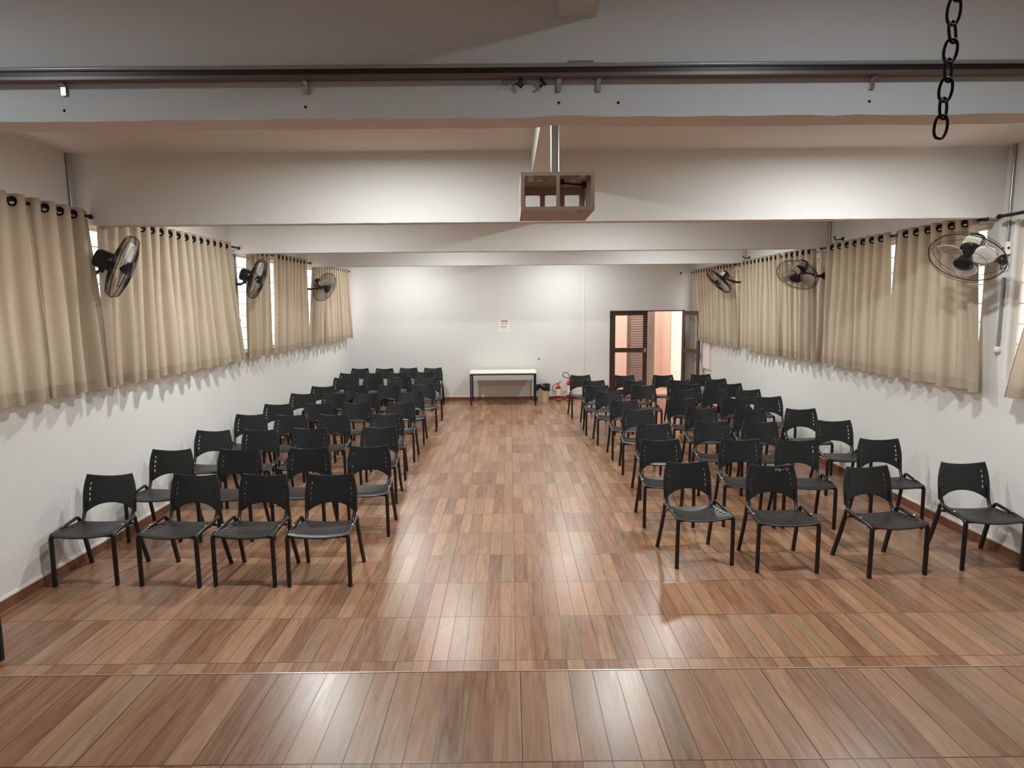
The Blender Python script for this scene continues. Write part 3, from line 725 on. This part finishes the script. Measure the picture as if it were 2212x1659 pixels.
MB().lathe([(.02, -.006), (.02, 0)], 16, Matrix.Translation((x-.78, 0, ZC-2.605))).tube([(x-.78, 0, z-2.605-.004), (x-.78, 0, ZC-2.605)], .003, 8).build('ceiling_hook', M_chain, root)

# ------------------------------------------------------------------ projector cage
root = empty('projector_cage', (.262, 3.72, 2.82)); tag(root, 'empty grey steel projector cage hanging on a pole from the ceiling', 'cage')
cx, cy, cz = .262, 3.72, 2.82
X0, X1, Y0, Y1, H_ = -.197, .197, -.22, .23, .197
def MM(o, u, v, w): return Matrix(((u[0], v[0], w[0], o[0]), (u[1], v[1], w[1], o[1]), (u[2], v[2], w[2], o[2]), (0,0,0,1)))
fr = [(X0, 0), (X1, 0), (X1, H_), (X0, H_)]
plate('front_frame', fr, [rounded(X0+.02, -.008, .018, H_-.018, .012), rounded(.010, X1-.02, .018, H_-.018, .012)], .004, MM((0, Y0, 0), (1,0,0), (0,0,1), (0,1,0)), M_cage, root)
hs = []
for k_ in range(3):
    a = X0+.035+k_*.118; hs.append(rounded(a, a+.088, .028, .150, .01))
plate('back_frame', fr, hs, .004, MM((0, Y1-.004, 0), (1,0,0), (0,0,1), (0,1,0)), M_brownsteel, root)
def slots(rows, cols, skip=()):
    out = []
    for (u, v) in [(u, v) for u in cols for v in rows]:
        if (u, v) in skip: continue
        out.append(rounded(u-.017, u+.017, v-.0125, v+.0125, .012, 3))
    return out
ob = [(X0, Y0+.004), (X1, Y0+.004), (X1, Y1-.004), (X0, Y1-.004)]
cols6 = [-.145, -.092, -.035, .018, .072, .125]
plate('bottom_plate', ob, slots([-.165, -.12], cols6), .003, MM((0,0,0), (1,0,0), (0,1,0), (0,0,1)), M_brownsteel, root)
plate('top_plate', ob, slots([-.17, -.125, -.08, -.035, .01], [-.14]) + slots([.01], [-.085, -.02, .045, .10]) + slots([-.17, -.125, -.08], [.145]), .003, MM((0,0,H_-.003), (1,0,0), (0,1,0), (0,0,1)), M_brownsteel, root)
for sx, w in ((X0, .0), (X1-.003, .0)):
    hs = [rounded(v-.012, v+.012, .03, .165, .008) for v in (-.15, -.10, -.05, 0, .05, .10, .15)]
    plate('side_plate', [(Y0+.004, .003), (Y1-.004, .003), (Y1-.004, H_-.003), (Y0+.004, H_-.003)], hs, .003, MM((sx, 0, 0), (0,1,0), (0,0,1), (1,0,0)), M_cage, root)
MB().tube([(0, 0, H_), (0, 0, ZC-cz)], .0255, 20).build('pole', M_galv, root)
MB().lathe([(.07, -.006), (.07, 0)], 20, Matrix.Translation((0, 0, ZC-cz))).build('flange', M_galv, root)
MB().tube([(.04, -.02, H_-.02), (.09, -.06, H_-.035), (.15, -.10, H_-.045)], [.006, .005, .007], 8).box(.14, .165, -.115, -.095, H_-.065, H_-.03).box(.03, .05, -.03, -.01, H_-.03, H_-.003).build('strap', M_rub, root)

# ------------------------------------------------------------------ table, bin, extinguishers, notice
root = empty('table', (-.17, 15.13, 0)); tag(root, 'long cream-topped table with navy steel legs against the far wall', 'table')
hx, hy = .782, .39
mb = MB().box(-hx, hx, -hy, hy, .748, .772); mb.build('tabletop', M_top, root)
MB().box(-hx+.012, hx-.012, -hy+.01, -hy+.04, .715, .748).box(-hx+.012, hx-.012, hy-.04, hy-.01, .715, .748).box(-hx+.012, -hx+.042, -hy+.04, hy-.04, .715, .748).box(hx-.042, hx-.012, -hy+.04, hy-.04, .715, .748).build('frame', M_navy, root)
for sx in (-1, 1):
    for sy in (-1, 1):
        a, b = sx*(hx-.045), sy*(hy-.035)
        MB().box(min(a, a+sx*.035), max(a, a+sx*.035), b-.018, b+.018, 0, .715).build('leg', M_navy, root)
root = empty('trash_bin', (.79, 15.32, 0)); tag(root, 'cream plastic bin with a black bag over its rim, right of the table', 'bin')
MB().lathe([(.128, 0), (.132, .01), (.15, .40), (.153, .405), (.146, .405), (.126, .02), (0, .02)], 32).build('body', M_bin, root)
n = 48; prof = []; rb = random.Random(4)
ww = [.028*sin(3*2*pi*k_/n+1)+.02*sin(5*2*pi*k_/n)+rb.uniform(-.006, .006) for k_ in range(n)]
vs = []; rings = [(.10, .30, 0), (.142, .40, 0), (.152, .425, .1), (.166, .418, .3), (.170, .36, .7), (.166, .30, 1)]
for r0, z0, f in rings:
    for k_ in range(n):
        a = 2*pi*k_/n; r1 = r0*(1+.03*sin(9*a+z0*20)); vs.append((r1*cos(a), r1*sin(a), z0+f*ww[k_]+.01*sin(2*a)))
fs = [(i*n+k_, i*n+(k_+1) % n, (i+1)*n+(k_+1) % n, (i+1)*n+k_) for i in range(len(rings)-1) for k_ in range(n)]
tag(MB().add(vs, fs, True).build('bin_liner', M_bag, root), 'black plastic bag folded over the rim')
def extinguisher(x, y, h, r, label, z0):
    root = empty('fire_extinguisher', (x, y, 0)); tag(root, label, 'fire extinguisher', 'red fire extinguishers')
    MB().lathe([(0, z0), (r*.9, z0), (r, z0+.015), (r, z0+h*.78), (r*.92, z0+h*.84), (r*.55, z0+h*.92), (r*.3, z0+h*.95), (r*.3, z0+h)], 28).build('cylinder', M_red, root)
    n = 14; vs = []
    for k_ in range(n+1):
        a = -pi*.92 + pi*.84*k_/n
        for z in (z0+h*.22, z0+h*.68): vs.append((r*1.01*cos(a), r*1.01*sin(a), z))
    tag(MB().add(vs, [(2*i, 2*i+2, 2*i+3, 2*i+1) for i in range(n)], True).build('label_sticker', M_label, root), 'white label')
    zt = z0+h
    v_ = MB().lathe([(.018, zt-.01), (.018, zt+.03), (.012, zt+.035)], 12).box(-.02, .02, -.012, .012, zt+.005, zt+.025); v_.build('valve', M_red, root)
    MB().tube([(.0, 0, zt+.03), (.04, 0, zt+.06), (.085, 0, zt+.085)], [.007, .008, .006], 8).build('lever', M_red, root)
    MB().tube([(.0, 0, zt+.015), (.05, 0, zt+.03), (.10, 0, zt+.02)], [.008, .007, .006], 8).build('carry_handle', M_red, root)
    return root, zt
r1, zt = extinguisher(1.165, 15.45, .36, .062, 'small red fire extinguisher on the floor beside the bin', .05)
hz = MB().tube(fillet([(-.02, 0, zt+.01), (-.10, -.01, zt-.01), (-.15, -.02, zt-.07), (-.13, -.03, zt-.15), (-.07, -.06, zt-.19)], .08, 8), .009, 8).build('hose', M_rub, r1)
r2, zt = extinguisher(1.445, 15.45, .50, .072, 'tall red fire extinguisher with a looped hose, left of the nearest back chair', .04)
loop = [(-.01, 0, zt+.01), (-.09, 0, zt+.02), (-.16, -.01, zt+.06), (-.175, -.02, zt+.12), (-.12, -.02, zt+.165), (-.05, -.01, zt+.14), (-.015, 0, zt+.08), (.0, 0, zt+.04)]
MB().tube(fillet(loop, .06, 6), .009, 8).build('hose', M_rub, r2)
for rt, rr_, z0 in ((r1, .075, .05), (r2, .085, .04)):
    st_ = MB().lathe([(rr_, z0-.008), (rr_, z0), (rr_*.8, z0)], 20)
    for k_ in range(3):
        a = 2*pi*k_/3+.5; st_.tube([(rr_*.9*cos(a), rr_*.9*sin(a), z0-.004), (rr_*1.1*cos(a), rr_*1.1*sin(a), .006)], .005, 6)
    st_.build('floor_stand', M_brownsteel, rt)
root = empty('notice', (-.145, YB-.0035, 1.67)); tag(root, 'white printed notice with a red heading on the far wall above the table', 'notice')
MB().box(-.14, .14, 0, .004, 0, .315).build('sheet', M_paper, root)
tag(MB().box(-.07, .095, -.001, 0, .262, .288).build('heading', M_pink, root), 'red heading bar')
mb = MB()
for z, a, b in ((.232, -.055, .01), (.212, -.055, .005), (.192, -.055, .01), (.15, -.08, .06), (.135, -.09, .07), (.12, -.07, .05), (.075, -.03, .02)): mb.box(a, b, -.001, 0, z-.0035, z+.0035)
mb.build('text_lines', M_grey, root)
ring = [(.055+.026*cos(a), -.001, .212+.026*sin(a)) for a in [2*pi*k_/24 for k_ in range(24)]]
MB().tube(ring, .0035, 5, closed=True).tube([(.037, -.001, .23), (.073, -.001, .194)], .003, 5).build('prohibition_symbol', M_pink, root)

# ------------------------------------------------------------------ lamps
def lamp(x, y, r, mat, label):
    root = empty('ceiling_lamp', (x, y, ZC)); tag(root, label, 'lamp', 'round flush lamps on the ceiling')
    MB().lathe([(r+.02, 0), (r+.02, -.026), (r, -.028), (r, -.022)], 32, caps=False).build('casing', M_pvc, root)
    n = 32; vs = [(r*cos(2*pi*k/n), r*sin(2*pi*k/n), -.024) for k in range(n)]
    tag(MB().add(vs, [tuple(range(n))[::-1]]).build('diffuser', mat, root), 'lit diffuser')
M_b1 = emit('lit_diffuser', (.94, 1, .99, 1), 600); M_b0 = emit('dim_lit_diffuser', (.74, .90, 1, 1), 240)
for i, (x, y) in enumerate([(-2.6, 1.3), (1.3, 1.2)]): lamp(x, y, .10, M_b0, 'round lamp above the %s half of the stage' % ('left', 'right')[i])
for i, (a, b, y) in enumerate([(-.95, 2.8, 4.6), (-2.35, 1.29, 7.4), (-1.0, 2.7, 10.75), (-2.35, 1.29, 14.15)]):
    for x, w in ((a, 'left'), (b, 'right')): lamp(x, y, .11, M_b1, '%s round ceiling lamp in the %s bay from the stage' % (w, nm[i]))

# daylight outside
w = bpy.data.worlds.new('World'); scene.world = w; w.use_nodes = True
bg = w.node_tree.nodes['Background']; bg.inputs[0].default_value = (1, .91, .86, 1); bg.inputs[1].default_value = 3.2

# ------------------------------------------------------------------ camera
cam = bpy.data.cameras.new('camera'); co = bpy.data.objects.new('camera', cam); COL.objects.link(co)
cam.sensor_width = 36; cam.lens = 1380/2212*36; cam.clip_start = .05
psi, p, rho = 0.0025022, 0.1218842, -0.009
Fv = Vector((sin(psi)*cos(p), cos(psi)*cos(p), -sin(p))); R0 = Vector((cos(psi), -sin(psi), 0)); U0 = R0.cross(Fv)
Rv = R0*cos(rho) + U0*sin(rho); Uv = -R0*sin(rho) + U0*cos(rho)
co.matrix_world = Matrix(((Rv.x, Uv.x, -Fv.x, 0), (Rv.y, Uv.y, -Fv.y, 0), (Rv.z, Uv.z, -Fv.z, 2.314), (0,0,0,1)))
scene.camera = co
scene.view_settings.view_transform = 'Standard'; scene.view_settings.look = 'None'
scene.view_settings.exposure = 0; scene.view_settings.gamma = 1; scene.view_settings.use_curve_mapping = False
cy_ = scene.cycles
cy_.use_denoising = True; cy_.max_bounces = 10; cy_.diffuse_bounces = 6; cy_.transparent_max_bounces = 12
cy_.sample_clamp_indirect = 6; cy_.caustics_reflective = False; cy_.caustics_refractive = False; cy_.blur_glossy = .5
